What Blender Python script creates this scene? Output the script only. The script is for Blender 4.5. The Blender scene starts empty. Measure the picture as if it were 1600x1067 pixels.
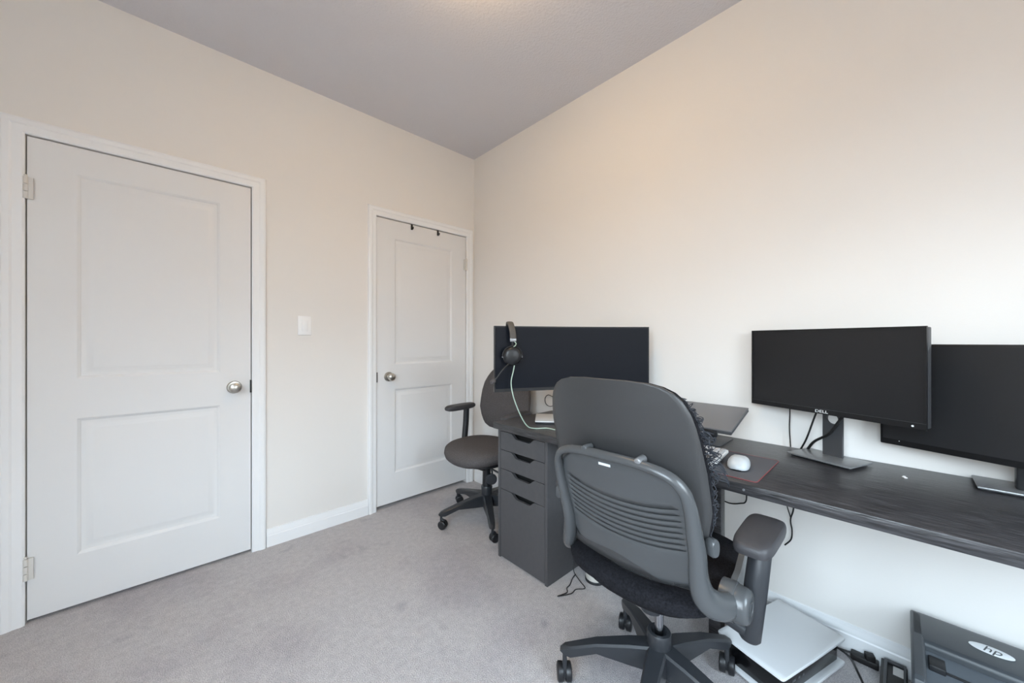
import bpy, bmesh, math, random
from mathutils import Vector as V, Matrix as MX
random.seed(7)
R = math.radians
col = bpy.context.scene.collection
sc = bpy.context.scene

# ------------------------------------------------------------------ materials
def lin(c):
    return tuple(((x/255)/12.92 if x/255 <= .04045 else ((x/255+.055)/1.055)**2.4) for x in c)

def mat(name, rgb, rough=.5, metal=0, var=None, bump=None, spec=.5, stretch=None, coat=0):
    """rgb in 0-255 display values; var=(scale,amount) mottles the colour, bump=(scale,strength)"""
    m = bpy.data.materials.new(name); m.use_nodes = True
    nt = m.node_tree; b = nt.nodes['Principled BSDF']
    c = lin(rgb)
    b.inputs['Base Color'].default_value = (*c, 1)
    b.inputs['Roughness'].default_value = rough
    b.inputs['Metallic'].default_value = metal
    b.inputs['Specular IOR Level'].default_value = spec
    if coat: b.inputs['Coat Weight'].default_value = coat
    tc = nt.nodes.new('ShaderNodeTexCoord'); src = tc.outputs['Object']
    if stretch:
        mp = nt.nodes.new('ShaderNodeMapping'); mp.inputs['Scale'].default_value = stretch
        nt.links.new(src, mp.inputs['Vector']); src = mp.outputs['Vector']
    if var:
        n = nt.nodes.new('ShaderNodeTexNoise'); n.inputs['Scale'].default_value = var[0]; n.inputs['Detail'].default_value = 6
        r = nt.nodes.new('ShaderNodeValToRGB')
        r.color_ramp.elements[0].position = .3; r.color_ramp.elements[1].position = .7
        r.color_ramp.elements[0].color = (*[x*(1-var[1]) for x in c], 1)
        r.color_ramp.elements[1].color = (*[min(1, x*(1+var[1])) for x in c], 1)
        nt.links.new(src, n.inputs['Vector']); nt.links.new(n.outputs['Fac'], r.inputs['Fac'])
        nt.links.new(r.outputs['Color'], b.inputs['Base Color'])
    if bump:
        n = nt.nodes.new('ShaderNodeTexNoise'); n.inputs['Scale'].default_value = bump[0]; n.inputs['Detail'].default_value = 3
        bp = nt.nodes.new('ShaderNodeBump'); bp.inputs['Strength'].default_value = bump[1]; bp.inputs['Distance'].default_value = .004
        nt.links.new(src, n.inputs['Vector']); nt.links.new(n.outputs['Fac'], bp.inputs['Height'])
        nt.links.new(bp.outputs['Normal'], b.inputs['Normal'])
    return m

def emit(name, rgb, s):
    m = bpy.data.materials.new(name); m.use_nodes = True
    b = m.node_tree.nodes['Principled BSDF']
    b.inputs['Base Color'].default_value = (.9, .9, .9, 1)
    b.inputs['Emission Color'].default_value = (*rgb, 1); b.inputs['Emission Strength'].default_value = s
    return m

def carpet_mat():
    m = mat('carpet', (176, 170, 167), .95, spec=.1)
    nt = m.node_tree; b = nt.nodes['Principled BSDF']
    tc = nt.nodes.new('ShaderNodeTexCoord')
    def noise(s, d=4):
        n = nt.nodes.new('ShaderNodeTexNoise'); n.inputs['Scale'].default_value = s; n.inputs['Detail'].default_value = d
        nt.links.new(tc.outputs['Object'], n.inputs['Vector']); return n
    def ramp(n, p0, p1, c0, c1):
        r = nt.nodes.new('ShaderNodeValToRGB'); e = r.color_ramp.elements
        e[0].position = p0; e[1].position = p1; e[0].color = (*c0, 1); e[1].color = (*c1, 1)
        nt.links.new(n.outputs['Fac'], r.inputs['Fac']); return r
    def mul(a, b_, f=1):
        x = nt.nodes.new('ShaderNodeMix'); x.data_type = 'RGBA'; x.blend_type = 'MULTIPLY'; x.inputs[0].default_value = f
        nt.links.new(a, x.inputs[6]); nt.links.new(b_, x.inputs[7]); return x.outputs[2]
    tuft = ramp(noise(260, 2), .3, .7, lin((176, 172, 173)), lin((218, 213, 212)))
    mid = ramp(noise(38, 4), .3, .72, (.84, .84, .85), (1, 1, 1))
    blot = ramp(noise(2.3, 3), .34, .5, (.86, .85, .87), (1, 1, 1))
    # a few worn grey smudges in the walking path by the door
    spot = ramp(noise(5.5, 2), .26, .36, (.72, .72, .76), (1, 1, 1))
    o = mul(tuft.outputs['Color'], mid.outputs['Color']); o = mul(o, blot.outputs['Color']); o = mul(o, spot.outputs['Color'], .7)
    nt.links.new(o, b.inputs['Base Color'])
    n = noise(230, 3)
    bp = nt.nodes.new('ShaderNodeBump'); bp.inputs['Strength'].default_value = .9; bp.inputs['Distance'].default_value = .006
    nt.links.new(n.outputs['Fac'], bp.inputs['Height']); nt.links.new(bp.outputs['Normal'], b.inputs['Normal'])
    return m

WALL = mat('wall_paint', (229, 226, 222), .6, bump=(140, .05), spec=.2)
CEIL = mat('ceiling_stipple', (214, 212, 216), .9, bump=(90, .7), spec=.1)
TRIM = mat('trim_paint', (236, 237, 238), .35, spec=.4)
DOOR = mat('door_paint', (225, 225, 225), .4, bump=(60, .03), spec=.4)
DARKGAP = mat('shadow_gap', (30, 26, 22), .9)
CARPET = carpet_mat()
NICKEL = mat('satin_nickel', (190, 186, 178), .28, 1)
HINGE = mat('painted_hinge', (215, 212, 206), .4)
IRON = mat('black_metal', (22, 20, 20), .5)
WHITEP = mat('white_plastic', (240, 240, 240), .35)
ALEX = mat('drawer_grey', (74, 73, 75), .5, var=(40, .05))
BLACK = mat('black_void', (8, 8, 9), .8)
DESK = mat('desk_black_wood', (52, 51, 53), .33, var=(22, .75), bump=(30, .35), stretch=(7, .6, 7), spec=.45)
SCREEN = mat('screen_glass', (24, 27, 34), .36, spec=.1)
SCREENM = mat('screen_matte', (30, 30, 32), .38, spec=.45)
BEZEL = mat('bezel_black', (20, 20, 22), .4)
SILVER = mat('silver_plastic', (150, 152, 155), .35, .6)
GREYMET = mat('dark_grey_metal', (74, 75, 78), .38, .35)
BASEGREY = mat('brushed_base', (135, 137, 139), .33, .5, stretch=(30, 2, 2), var=(6, .08))
PALEBASE = mat('pale_silver', (205, 203, 200), .35, .2)
LAPTOP = mat('laptop_grey', (120, 119, 121), .4, .4)
FABRIC = mat('charcoal_fabric', (88, 84, 84), .95, var=(220, .25), bump=(420, .5), spec=.15)
SEATF = mat('black_fabric', (29, 29, 33), .95, var=(160, .5), bump=(300, .5), spec=.15)
CHAIRP = mat('chair_plastic', (75, 77, 79), .27, bump=(500, .06), spec=.55)
CHAIRS = mat('chair_shell', (59, 59, 60), .42, bump=(600, .12), spec=.5)
CHAIRB = mat('chair_base_nylon', (44, 46, 50), .38, bump=(500, .08))
PAD = mat('armrest_pad', (58, 57, 60), .5, bump=(400, .15))
BLK = mat('black_plastic', (30, 31, 34), .4)
CHROME = mat('chrome', (170, 172, 176), .2, 1)
PSWHITE = mat('console_white', (222, 224, 226), .38)
PSBLACK = mat('console_black', (14, 14, 16), .2)
PRINT = mat('printer_grey', (66, 70, 74), .42, bump=(600, .1))
PRINTD = mat('printer_tray', (92, 98, 104), .45)
CORD = mat('black_cord', (18, 18, 19), .5)
GREENCORD = mat('pale_green_cord', (176, 196, 180), .5)
BAND = mat('headband_leather', (78, 72, 66), .55)
PADGREY = mat('mousepad_cloth', (84, 84, 88), .85, bump=(500, .2))
REDEDGE = mat('red_stitch', (122, 62, 64), .6)
MOUSE = mat('mouse_silver', (186, 191, 194), .3)
KEYW = mat('keyboard_white', (214, 213, 212), .45)
KEYL = mat('keycap_grey', (170, 170, 172), .5)
CANW = mat('canister_white', (208, 204, 196), .4)
LETTER = mat('letter_white', (225, 228, 230), .4)
LAMPG = emit('lamp_glass', (1, .69, .35), 13.5)
LACE = mat('lace_thread', (46, 49, 56), .7)

# ------------------------------------------------------------------ mesh builder
def smooth(pts, n=6, closed=False):
    P = [V(p) for p in pts]; out = []; N = len(P)
    rng = range(N if closed else N-1)
    for i in rng:
        a = P[i-1] if (i > 0 or closed) else P[0]*2-P[1]
        b = P[i]; c = P[(i+1) % N]
        d = P[(i+2) % N] if (i+2 < N or closed) else P[-1]*2-P[-2]
        for k in range(n):
            t = k/n
            out.append(.5*((2*b)+(c-a)*t+(2*a-5*b+4*c-d)*t*t+(3*b-a-3*c+d)*t**3))
    if not closed: out.append(P[-1])
    return out

class MB:
    def __init__(s): s.bm = bmesh.new()
    def loft(s, rings, cap=True, closed=True, wrap=False):
        vs = [[s.bm.verts.new(p) for p in r] for r in rings]
        n = len(vs[0]); L = len(vs)
        for i in range(L if wrap else L-1):
            a, b = vs[i], vs[(i+1) % L]
            for j in range(n if closed else n-1):
                k = (j+1) % n
                try: s.bm.faces.new((a[j], a[k], b[k], b[j]))
                except ValueError: pass
        if cap and not wrap:
            for r in (vs[0], vs[-1]):
                try: s.bm.faces.new(r)
                except ValueError: pass
        return s
    def box(s, c, d, rot=None, bev=0, seg=2):
        r = bmesh.ops.create_cube(s.bm, size=1)
        vs = r['verts']
        bmesh.ops.scale(s.bm, vec=V(d), verts=vs)
        if bev:
            es = list({e for v in vs for e in v.link_edges})
            g = bmesh.ops.bevel(s.bm, geom=es, offset=bev, segments=seg, profile=.5, affect='EDGES')
            vs = list({v for f in g['faces'] for v in f.verts} | {v for v in vs if v.is_valid})
        if rot is not None: bmesh.ops.rotate(s.bm, cent=(0, 0, 0), matrix=rot, verts=vs)
        bmesh.ops.translate(s.bm, vec=V(c), verts=vs)
        return s
    def span(s, a, b, bev=0, seg=2):
        a, b = V(a), V(b)
        return s.box((a+b)/2, [abs(x) for x in (b-a)], None, bev, seg)
    def tube(s, pts, r, seg=8, flat=None, up=None, wrap=False):
        P = [V(p) for p in pts]; N = len(P)
        rr = r if isinstance(r, (list, tuple)) else [r]*N
        ff = flat if isinstance(flat, (list, tuple)) else [flat or 1]*N
        rings = []; nrm = None
        for i in range(N):
            if wrap: t = P[(i+1) % N]-P[i-1]
            else: t = P[min(i+1, N-1)]-P[max(i-1, 0)]
            t.normalize()
            if nrm is None:
                h = V(up) if up else (V((0, 0, 1)) if abs(t.z) < .9 else V((1, 0, 0)))
                nrm = (h-t*h.dot(t)).normalized()
            elif up and abs(t.dot(V(up))) < .97: nrm = (V(up)-t*V(up).dot(t)).normalized()
            else: nrm = (nrm-t*nrm.dot(t)).normalized()
            b = t.cross(nrm)
            rings.append([P[i]+nrm*(math.cos(2*math.pi*k/seg)*rr[i])+b*(math.sin(2*math.pi*k/seg)*rr[i]*ff[i]) for k in range(seg)])
        return s.loft(rings, wrap=wrap)
    def cyl(s, p0, p1, r0, r1=None, seg=20, bev=0):
        p0, p1 = V(p0), V(p1); r1 = r0 if r1 is None else r1
        ax = (p1-p0); L = ax.length; ax.normalize()
        prof = [(0, r0), (L, r1)] if not bev else [(0, r0-bev), (bev*.3, r0-bev*.3), (bev, r0), (L-bev, r1), (L-bev*.3, r1-bev*.3), (L, r1-bev)]
        return s.lathe(prof, p0, ax, seg)
    def lathe(s, prof, o=(0, 0, 0), ax=(0, 0, 1), seg=24):
        o, ax = V(o), V(ax).normalized()
        h = V((0, 0, 1)) if abs(ax.z) < .9 else V((1, 0, 0))
        a = (h-ax*h.dot(ax)).normalized(); b = ax.cross(a)
        return s.loft([[o+ax*t+a*(math.cos(2*math.pi*k/seg)*max(r, 1e-4))+b*(math.sin(2*math.pi*k/seg)*max(r, 1e-4)) for k in range(seg)] for t, r in prof])
    def prism(s, poly, f, d0, d1):
        """poly: 2-D outline, f(a,b,d) -> point"""
        return s.loft([[V(f(a, b, d0)) for a, b in poly], [V(f(a, b, d1)) for a, b in poly]])
    def sell(s, a, b, n, levels, f=None, seg=40, o=(0, 0, 0)):
        """superellipse slab: levels = [(scale, z)]; f deforms a point"""
        rings = []
        for k, z in levels:
            r = []
            for j in range(seg):
                t = 2*math.pi*j/seg; c, sn = math.cos(t), math.sin(t)
                p = V((math.copysign(abs(c)**(2/n), c)*a*k, math.copysign(abs(sn)**(2/n), sn)*b*k, z))
                r.append((V(f(p)) if f else p)+V(o))
            rings.append(r)
        return s.loft(rings)
    def build(s, name, m, parent=None, world=False, sharp=38, flat=False):
        bmesh.ops.remove_doubles(s.bm, verts=s.bm.verts, dist=1e-6)
        bmesh.ops.recalc_face_normals(s.bm, faces=s.bm.faces)
        if world and parent is not None:
            s.bm.transform(parent.matrix_basis.inverted())
        me = bpy.data.meshes.new(name); s.bm.to_mesh(me); s.bm.free()
        me.materials.append(m)
        if not flat:
            for p in me.polygons: p.use_smooth = True
            me.set_sharp_from_angle(angle=R(sharp))
        o = bpy.data.objects.new(name, me); col.objects.link(o)
        if parent is not None: o.parent = parent
        return o

def thing(name, label, cat, loc=(0, 0, 0), rz=0, group=None):
    o = bpy.data.objects.new(name, None); col.objects.link(o)
    o.empty_display_size = .05
    o.location = loc; o.rotation_euler = (0, 0, rz)
    return tag(o, label, cat, group)
def tag(o, label, cat, group=None):
    o['label'] = label; o['category'] = cat
    if group: o['group'] = group
    return o
def struct(o, label=None, cat=None):
    o['kind'] = 'structure'
    if label: o['label'] = label
    if cat: o['category'] = cat
    return o
def solid(o, t, off=0):
    md = o.modifiers.new('thickness', 'SOLIDIFY'); md.thickness = t; md.offset = off; return o
def text_mesh(name, body, size, m, mtx, parent, shear=0, ext=.0004):
    cu = bpy.data.curves.new(name, 'FONT'); cu.body = body; cu.size = size; cu.extrude = ext; cu.shear = shear
    cu.align_x = 'CENTER'; cu.align_y = 'CENTER'
    t = bpy.data.objects.new(name+'_curve', cu); col.objects.link(t)
    bpy.context.view_layer.update()
    me = bpy.data.meshes.new_from_object(t.evaluated_get(bpy.context.evaluated_depsgraph_get()))
    bpy.data.objects.remove(t); bpy.data.curves.remove(cu)
    me.name = name; me.transform(mtx); me.materials.clear(); me.materials.append(m)
    o = bpy.data.objects.new(name, me); col.objects.link(o); o.parent = parent
    return o

# ------------------------------------------------------------------ room
X0, X1, Y0, Y1, H = -1.15, 1.90, -1.05, 2.50, 2.73
T = .15
D1 = (-.436, .340, 2.045)      # door opening: left, right, top
D2 = (1.050, 1.818, 2.056)
m = MB().span((X0-T, Y0-T, -.1), (X1+T, Y1+T, 0)); struct(m.build('floor', CARPET), 'grey cut-pile carpet floor with faint stains', 'floor')
m = MB().span((X0-T, Y0-T, H), (X1+T, Y1+T, H+.1)); struct(m.build('ceiling', CEIL), 'stippled off-white ceiling', 'ceiling')
m = MB()
m.span((X0-T, Y1, 0), (D1[0], Y1+.07, H)).span((D1[1], Y1, 0), (D2[0], Y1+.07, H)).span((D2[1], Y1, 0), (X1+T, Y1+.07, H))
m.span((D1[0], Y1, D1[2]), (D1[1], Y1+.07, H)).span((D2[0], Y1, D2[2]), (D2[1], Y1+.07, H))
m.span((X0-T, Y1+.07, 0), (X1+T, Y1+T, H))
struct(m.build('wall_back', WALL, flat=True), 'pale wall holding the two white doors', 'wall')
m = MB().span((X1, Y0-T, 0), (X1+T, Y1, H)); struct(m.build('wall_right', WALL, flat=True), 'bare pale wall behind the desk and monitors', 'wall')
# front wall window, plus an unseen left one added to brighten the right wall
gl = bpy.data.materials.new('window_glass'); gl.use_nodes = True
nt = gl.node_tree; nt.nodes.remove(nt.nodes['Principled BSDF'])
tr = nt.nodes.new('ShaderNodeBsdfTransparent'); gg = nt.nodes.new('ShaderNodeBsdfGlossy'); gg.inputs['Roughness'].default_value = .02
mx = nt.nodes.new('ShaderNodeMixShader'); mx.inputs[0].default_value = .05
nt.links.new(tr.outputs[0], mx.inputs[1]); nt.links.new(gg.outputs[0], mx.inputs[2]); nt.links.new(mx.outputs[0], nt.nodes['Material Output'].inputs[0])
def windowed_wall(side, a0, a1, w0, w1, WZ0, WZ1, f, label, k):
    # f(a, d, z): a runs along the wall, d is the depth measured into the room from its inner face
    def sp(m, p, q, b=0): return m.span(f(*p), f(*q), b)
    m = MB()
    sp(m, (a0, -T, 0), (w0, 0, H)); sp(m, (w1, -T, 0), (a1, 0, H)); sp(m, (w0, -T, 0), (w1, 0, WZ0)); sp(m, (w0, -T, WZ1), (w1, 0, H))
    struct(m.build('wall_'+side, WALL, flat=True), label, 'wall')
    m = MB(); d0, d1 = -.12, -.06; c = (w0+w1)/2
    for p, q in (((w0, d0, WZ0), (w0+.05, d1, WZ1)), ((w1-.05, d0, WZ0), (w1, d1, WZ1)), ((w0+.05, d0, WZ0), (w1-.05, d1, WZ0+.05)),
                 ((w0+.05, d0, WZ1-.05), (w1-.05, d1, WZ1)), ((c-.025, d0, WZ0+.05), (c+.025, d1, WZ1-.05))): sp(m, p, q, .004)
    win = struct(m.build('window_%d' % k, TRIM), 'unseen white framed two-light window in the '+side+' wall, behind the viewer', 'window')
    for p, q in ((w0+.05, c-.025), (c+.025, w1-.05)):
        m = MB(); sp(m, (p, -.092, WZ0+.05), (q, -.088, WZ1-.05)); m.build('pane', gl, win)
    m = MB()
    sp(m, (w0-.07, 0, WZ0-.07), (w0, .016, WZ1+.07), .004); sp(m, (w1, 0, WZ0-.07), (w1+.07, .016, WZ1+.07), .004)
    sp(m, (w0, 0, WZ1), (w1, .016, WZ1+.07), .004); sp(m, (w0-.02, 0, WZ0-.03), (w1+.02, .04, WZ0), .004)
    struct(m.build('trim_%d' % (k+2), TRIM), 'white casing around the unseen window in the '+side+' wall', 'trim')
    la = bpy.data.lights.new('window_portal', 'AREA'); la.shape = 'RECTANGLE'; la.size = w1-w0; la.size_y = WZ1-WZ0
    la.cycles.is_portal = True
    lo = bpy.data.objects.new('window_portal', la); col.objects.link(lo)
    lo.location = f((w0+w1)/2, -T+.005, (WZ0+WZ1)/2)
    n = V(f(0, 1, 0))-V(f(0, 0, 0)); lo.rotation_euler = (R(90), 0, 0 if n.y > .5 else R(-90))
windowed_wall('left', Y0-T, Y1, -.92, .50, .80, 2.56, lambda a, d, z: (X0+d, a, z), 'plain pale wall with an added unseen window, left of the viewer', 1)
windowed_wall('front', X0, X1, .30, 1.25, .80, 1.94, lambda a, d, z: (a, Y0+d, z), 'pale wall with a window, behind the viewer', 2)

# doors with two moulded panels
def door(name, o, z0, z1, knob_x, hinge_x, label):
    x0, x1 = o[0]+.004, o[1]-.004
    yf = Y1+.004
    m = MB(); bm = m.bm
    pl, pr = x0+.135, x1-.135
    zs = [(.235, .838), (1.015, 1.922)]
    gx = [x0, pl, pr, x1]; gz = [z0, zs[0][0], zs[0][1], zs[1][0], zs[1][1], z1]
    gv = [[bm.verts.new((x, yf, z)) for x in gx] for z in gz]
    for a in range(5):
        for b in range(3):
            if b == 1 and a in (1, 3): continue
            bm.faces.new((gv[a][b], gv[a][b+1], gv[a+1][b+1], gv[a+1][b]))
    for za, zb in zs:
        rings = []
        for ins, dep in ((0, 0), (.006, .003), (.012, .009), (.022, .010), (.030, .009), (.046, .003), (.052, .0025)):
            rings.append([V((pl+ins, yf+dep, za+ins)), V((pr-ins, yf+dep, za+ins)), V((pr-ins, yf+dep, zb-ins)), V((pl+ins, yf+dep, zb-ins))])
        vs = [[bm.verts.new(p) for p in r] for r in rings]
        for i in range(len(vs)-1):
            for j in range(4): bm.faces.new((vs[i][j], vs[i][(j+1) % 4], vs[i+1][(j+1) % 4], vs[i+1][j]))
        bm.faces.new(vs[-1])
    # edges and back of the slab
    yb = yf+.035
    for a, b in (((x0, z0), (x1, z0)), ((x1, z0), (x1, z1)), ((x1, z1), (x0, z1)), ((x0, z1), (x0, z0))):
        bm.faces.new([bm.verts.new(p) for p in ((a[0], yf, a[1]), (b[0], yf, b[1]), (b[0], yb, b[1]), (a[0], yb, a[1]))])
    bm.faces.new([bm.verts.new(p) for p in ((x0, yb, z0), (x1, yb, z0), (x1, yb, z1), (x0, yb, z1))])
    d = m.build(name, DOOR, sharp=20); struct(d, label, 'door')
    k = MB().lathe([(0, .033), (.004, .034), (.008, .030), (.010, .014), (.030, .012), (.036, .018), (.044, .026), (.054, .0275), (.062, .024), (.067, .014), (.068, .0)], (knob_x, yf, .930), (0, -1, 0), 28)
    k.build('door_knob', NICKEL, d)
    sx = 1 if hinge_x < knob_x else -1
    lx = (x1 if sx > 0 else x0)
    MB().span((lx-.004, Y1-.006, .895), (lx+.004, Y1+.006, .965)).build('latch_plate', IRON, d)
    for hz in (.23, 1.82):
        h = MB()
        for i in range(3): h.cyl((hinge_x, Y1-.008, hz-.045+i*.031), (hinge_x, Y1-.008, hz-.017+i*.031), .0075, seg=12)
        h.cyl((hinge_x, Y1-.008, hz+.046), (hinge_x, Y1-.008, hz+.054), .005, seg=10)
        h.span((hinge_x-.004, Y1-.008, hz-.045), (hinge_x+.02*sx, Y1-.001, hz+.045))
        h.build('hinge', HINGE, d)
    return d
door('door_1', D1, .014, 2.040, .262, D1[0]+.002, 'large white two-panel door with nickel knob at left of the picture')
door('door_2', D2, .026, 2.050, 1.142, D2[1]-.002, 'white two-panel door near the corner, behind the far swivel chair')

# casings: profile (width offset, thickness)
def casing(name, o, top, wl, wr, label):
    prof = [(0, .0), (0, .008), (.006, .012), (.030, .014), (.036, .018), (.052, .020), (.060, .016), (.064, 0)]
    m = MB(); zt = top
    rings = []
    def sec(px, pz, dx, dz, w):
        k = w/.064
        return [V((px+dx*a*k, Y1-t, pz+dz*a)) for a, t in prof]
    ra = [sec(o[0], 0, -1, 0, wl), sec(o[0], zt, -1, 1, wl), sec(o[1], zt, 1, 1, wr), sec(o[1], 0, 1, 0, wr)]
    m.loft(ra, cap=True, closed=True)
    return struct(m.build(name, TRIM, sharp=25), label, 'trim')
casing('trim_1', D1, D1[2], .068, .068, 'moulded white casing around the large left door')
casing('trim_2', D2, D2[2], .058, .064, 'moulded white casing around the corner door')

def baseboard(name, p0, p1, n, label):
    p0, p1, n = V(p0), V(p1), V(n)
    prof = [(0, 0), (.013, 0), (.013, .062), (.010, .067), (.010, .078), (.007, .086), (.006, .100), (0, .102)]
    m = MB().loft([[p+n*t+V((0, 0, z)) for t, z in prof] for p in (p0, p1)])
    return struct(m.build(name, TRIM, sharp=25), label, 'baseboard')
baseboard('baseboard_back', (D1[1]+.069, Y1, 0), (D2[0]-.059, Y1, 0), (0, -1, 0), 'white baseboard between the two doors')
baseboard('baseboard_back_left', (X0, Y1, 0), (D1[0]-.069, Y1, 0), (0, -1, 0), 'white baseboard left of the large door')
baseboard('baseboard_right', (X1, Y0, 0), (X1, Y1-.022, 0), (-1, 0, 0), 'white baseboard along the wall under the desk')
baseboard('baseboard_left', (X0, Y0, 0), (X0, Y1, 0), (1, 0, 0), 'white baseboard on the left wall, out of view')
baseboard('baseboard_front', (X0, Y0, 0), (X1, Y0, 0), (0, 1, 0), 'white baseboard under the window')

# light switch
t = thing('light_switch', 'white rocker light switch on the wall between the two doors', 'light switch', (.606, Y1, 1.277))
MB().box((0, -.003, 0), (.074, .006, .116), bev=.0025).build('plate', WHITEP, t)
MB().box((0, -.007, 0), (.034, .006, .067), MX.Rotation(R(4), 3, 'X'), bev=.0015).build('rocker', WHITEP, t)

# over-door hooks on the closet door
for hx, lb in ((1.322, 'black over-door hook on the corner door, nearer its knob'), (1.546, 'black over-door hook on the corner door, farther from its knob')):
    m = MB().span((hx-.007, Y1-.001, 2.012), (hx+.007, Y1+.0035, 2.0515)).span((hx-.007, Y1-.001, 2.0505), (hx+.007, Y1+.042, 2.053))
    m.tube(smooth([(hx, Y1, 2.03), (hx, Y1-.012, 2.016), (hx, Y1-.018, 2.02), (hx, Y1-.02, 2.03)], 4), .0045, 6)
    tag(m.build('over_door_hook', IRON), lb, 'hook', 'hooks over the corner door')

# ceiling light (just out of frame, its glow is on the ceiling)
t = thing('ceiling_light', 'round frosted flush ceiling light above the middle of the room', 'ceiling light', (.78, 1.02, H))
MB().lathe([(0, .06), (-.012, .062), (-.020, .056), (-.024, .02), (-.055, .016), (-.060, 0)], (0, 0, 0)).build('canopy', NICKEL, t)
MB().lathe([(-.046, .0), (-.050, .08), (-.058, .125), (-.072, .145), (-.092, .140), (-.115, .115), (-.132, .075), (-.140, .03), (-.141, 0)], (0, 0, 0)).build('shade', LAMPG, t)

# ------------------------------------------------------------------ desk and drawers
DZ = .74
m = MB().span((1.295, -.47, DZ-.034), (1.893, 1.532, DZ), .0025)
t = thing('desk', 'long black wood-grain desk along the right wall', 'desk', (1.60, .53, 0))
m.build('desktop', DESK, t, world=True)
for x, y in ((1.562, .481), (1.312, -.46)):
    MB().span((x, y, 0), (x+.045, y+.045, DZ-.034), .002).build('leg', DESK, t, world=True)
MB().span((1.84, -.46, 0), (1.885, -.415, DZ-.034), .002).build('leg', DESK, t, world=True)
MB().cyl((1.2955, .335, .722), (1.293, .335, .722), .0035, seg=10).build('screw', SILVER, t, world=True)

# drawer unit
AX0, AX1, AY0, AY1, AZ = 1.325, 1.885, 1.165, 1.525, .705
t = thing('drawer_unit', 'dark grey four-drawer cabinet under the left end of the desk', 'drawers', (1.60, 1.345, 0))
m = MB()
m.span((AX0, AY0, 0), (AX1, AY0+.017, AZ), .0012).span((AX0, AY1-.017, 0), (AX1, AY1, AZ), .0012)
m.span((AX0, AY0+.017, AZ-.012), (AX1, AY1-.017, AZ), .0008).span((AX0+.03, AY0+.017, 0.006), (AX1, AY1-.017, .02)).span((AX1-.01, AY0+.017, .02), (AX1, AY1-.017, AZ-.012))
m.build('body', ALEX, t, world=True)
MB().span((AX0+.045, AY0+.0175, .025), (AX0+.055, AY1-.0175, AZ-.0125)).build('interior_shade', BLACK, t, world=True)  # black sheet standing in for the shade behind the drawer notches
ya, yb = AY0+.0195, AY1-.0195
for z0, z1 in ((.592, .690), (.489, .589), (.379, .486), (.008, .376)):
    c = (ya+yb)/2-.008
    poly = [(ya, z0), (yb, z0), (yb, z1), (c+.088, z1), (c+.080, z1-.003), (c+.070, z1-.010), (c+.056, z1-.022), (c+.046, z1-.026), (c-.046, z1-.026), (c-.056, z1-.022), (c-.070, z1-.010), (c-.080, z1-.003), (c-.088, z1), (ya, z1)]
    MB().prism(poly, lambda a, b, d: (d, a, b), AX0+.002, AX0+.018).build('drawer', ALEX, t, world=True)

# pale canister standing under the desk
t = thing('canister', 'pale round canister with a black foot on the carpet beside the drawer cabinet', 'canister', (1.545, 1.043, 0))
MB().lathe([(.010, .046), (.014, .047), (.150, .047), (.158, .044), (.160, .038), (.160, 0)]).build('body', CANW, t)
MB().lathe([(0, .050), (.008, .0505), (.012, .048), (.012, 0)]).build('foot_ring', BLK, t)

# ------------------------------------------------------------------ monitors
def curved(w, h, t, sag, z0, yo=0, n=24):
    rings = []
    for i in range(n+1):
        x = -w/2+w*i/n
        y = sag*(1-(2*x/w)**2)+yo
        rings.append([V((x, y, z0)), V((x, y, z0+h)), V((x, y+t, z0+h)), V((x, y+t, z0))])
    return MB().loft(rings)
# wide curved monitor on the left
A = math.atan2(-.442, .67)
MA = thing('monitor', 'wide black curved monitor at the left of the desk, with a headset hung on it', 'monitor', (1.465, 1.109, DZ), A)
zb = .937-DZ; hh = .318
curved(.80, hh, .028, .042, zb, .002).build('casing', BEZEL, MA)
curved(.788, hh-.022, .004, .0408, zb+.016, -.0005).build('screen', SCREEN, MA)
m = MB().tube([(-.006, .200, .010), (-.005, .192, .03), (0, .098, .27), (0, .09, .31)], .014, 16, flat=2.4, up=(0, 1, 0)).box((0, .072, .30), (.12, .04, .12), bev=.008)
m.build('stand_neck', PALEBASE, MA)
m = MB().box((1.588, 1.318, DZ+.0115), (.25, .205, .006), MX.Rotation(R(-48.6), 3, 'Z'), bev=.002)
m.build('stand_base', PALEBASE, MA, world=True)
m = MB().box((1.588, 1.318, DZ+.0045), (.246, .201, .0085), MX.Rotation(R(-48.6), 3, 'Z'), bev=.001)
m.build('base_foot', BLK, MA, world=True)

# monitor in the middle, thin frame on a square stand
A2 = math.atan2(-.931, -.364)
D = thing('monitor', 'black flat monitor in the middle of the desk, angled left on a square stand', 'monitor', (1.757, .200, DZ), A2)
W, z0, z1 = .536, .912-DZ, 1.227-DZ
MB().box((0, .021, (z0+z1)/2), (W-.004, .034, z1-z0-.004), bev=.004).build('casing', GREYMET, D)
m = MB(); bz = .007
m.span((-W/2, 0, z0), (-W/2+bz, .008, z1)).span((W/2-bz, 0, z0), (W/2, .008, z1)).span((-W/2+bz, 0, z1-bz), (W/2-bz, .008, z1)).span((-W/2+bz, 0, z0), (W/2-bz, .008, z0+.018))
m.build('bezel', BEZEL, D)
m = MB().span((-W/2, -.0006, z0+.0182), (W/2, .0002, z0+.0194)); m.build('bezel_strip', GREYMET, D)
MB().span((-W/2+bz, .003, z0+.018), (W/2-bz, .007, z1-bz)).build('screen', SCREENM, D)
text_mesh('brand_lettering', 'DELL', .0145, LETTER, MX.Translation((-.005, -.0006, z0+.0092)) @ MX.Rotation(R(90), 4, 'X') @ MX.Scale(1.3, 4, (1, 0, 0)), D)
MB().cyl((W/2-.030, -.001, z0+.008), (W/2-.030, .001, z0+.008), .003, seg=12).build('power_button', LETTER, D)
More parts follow.
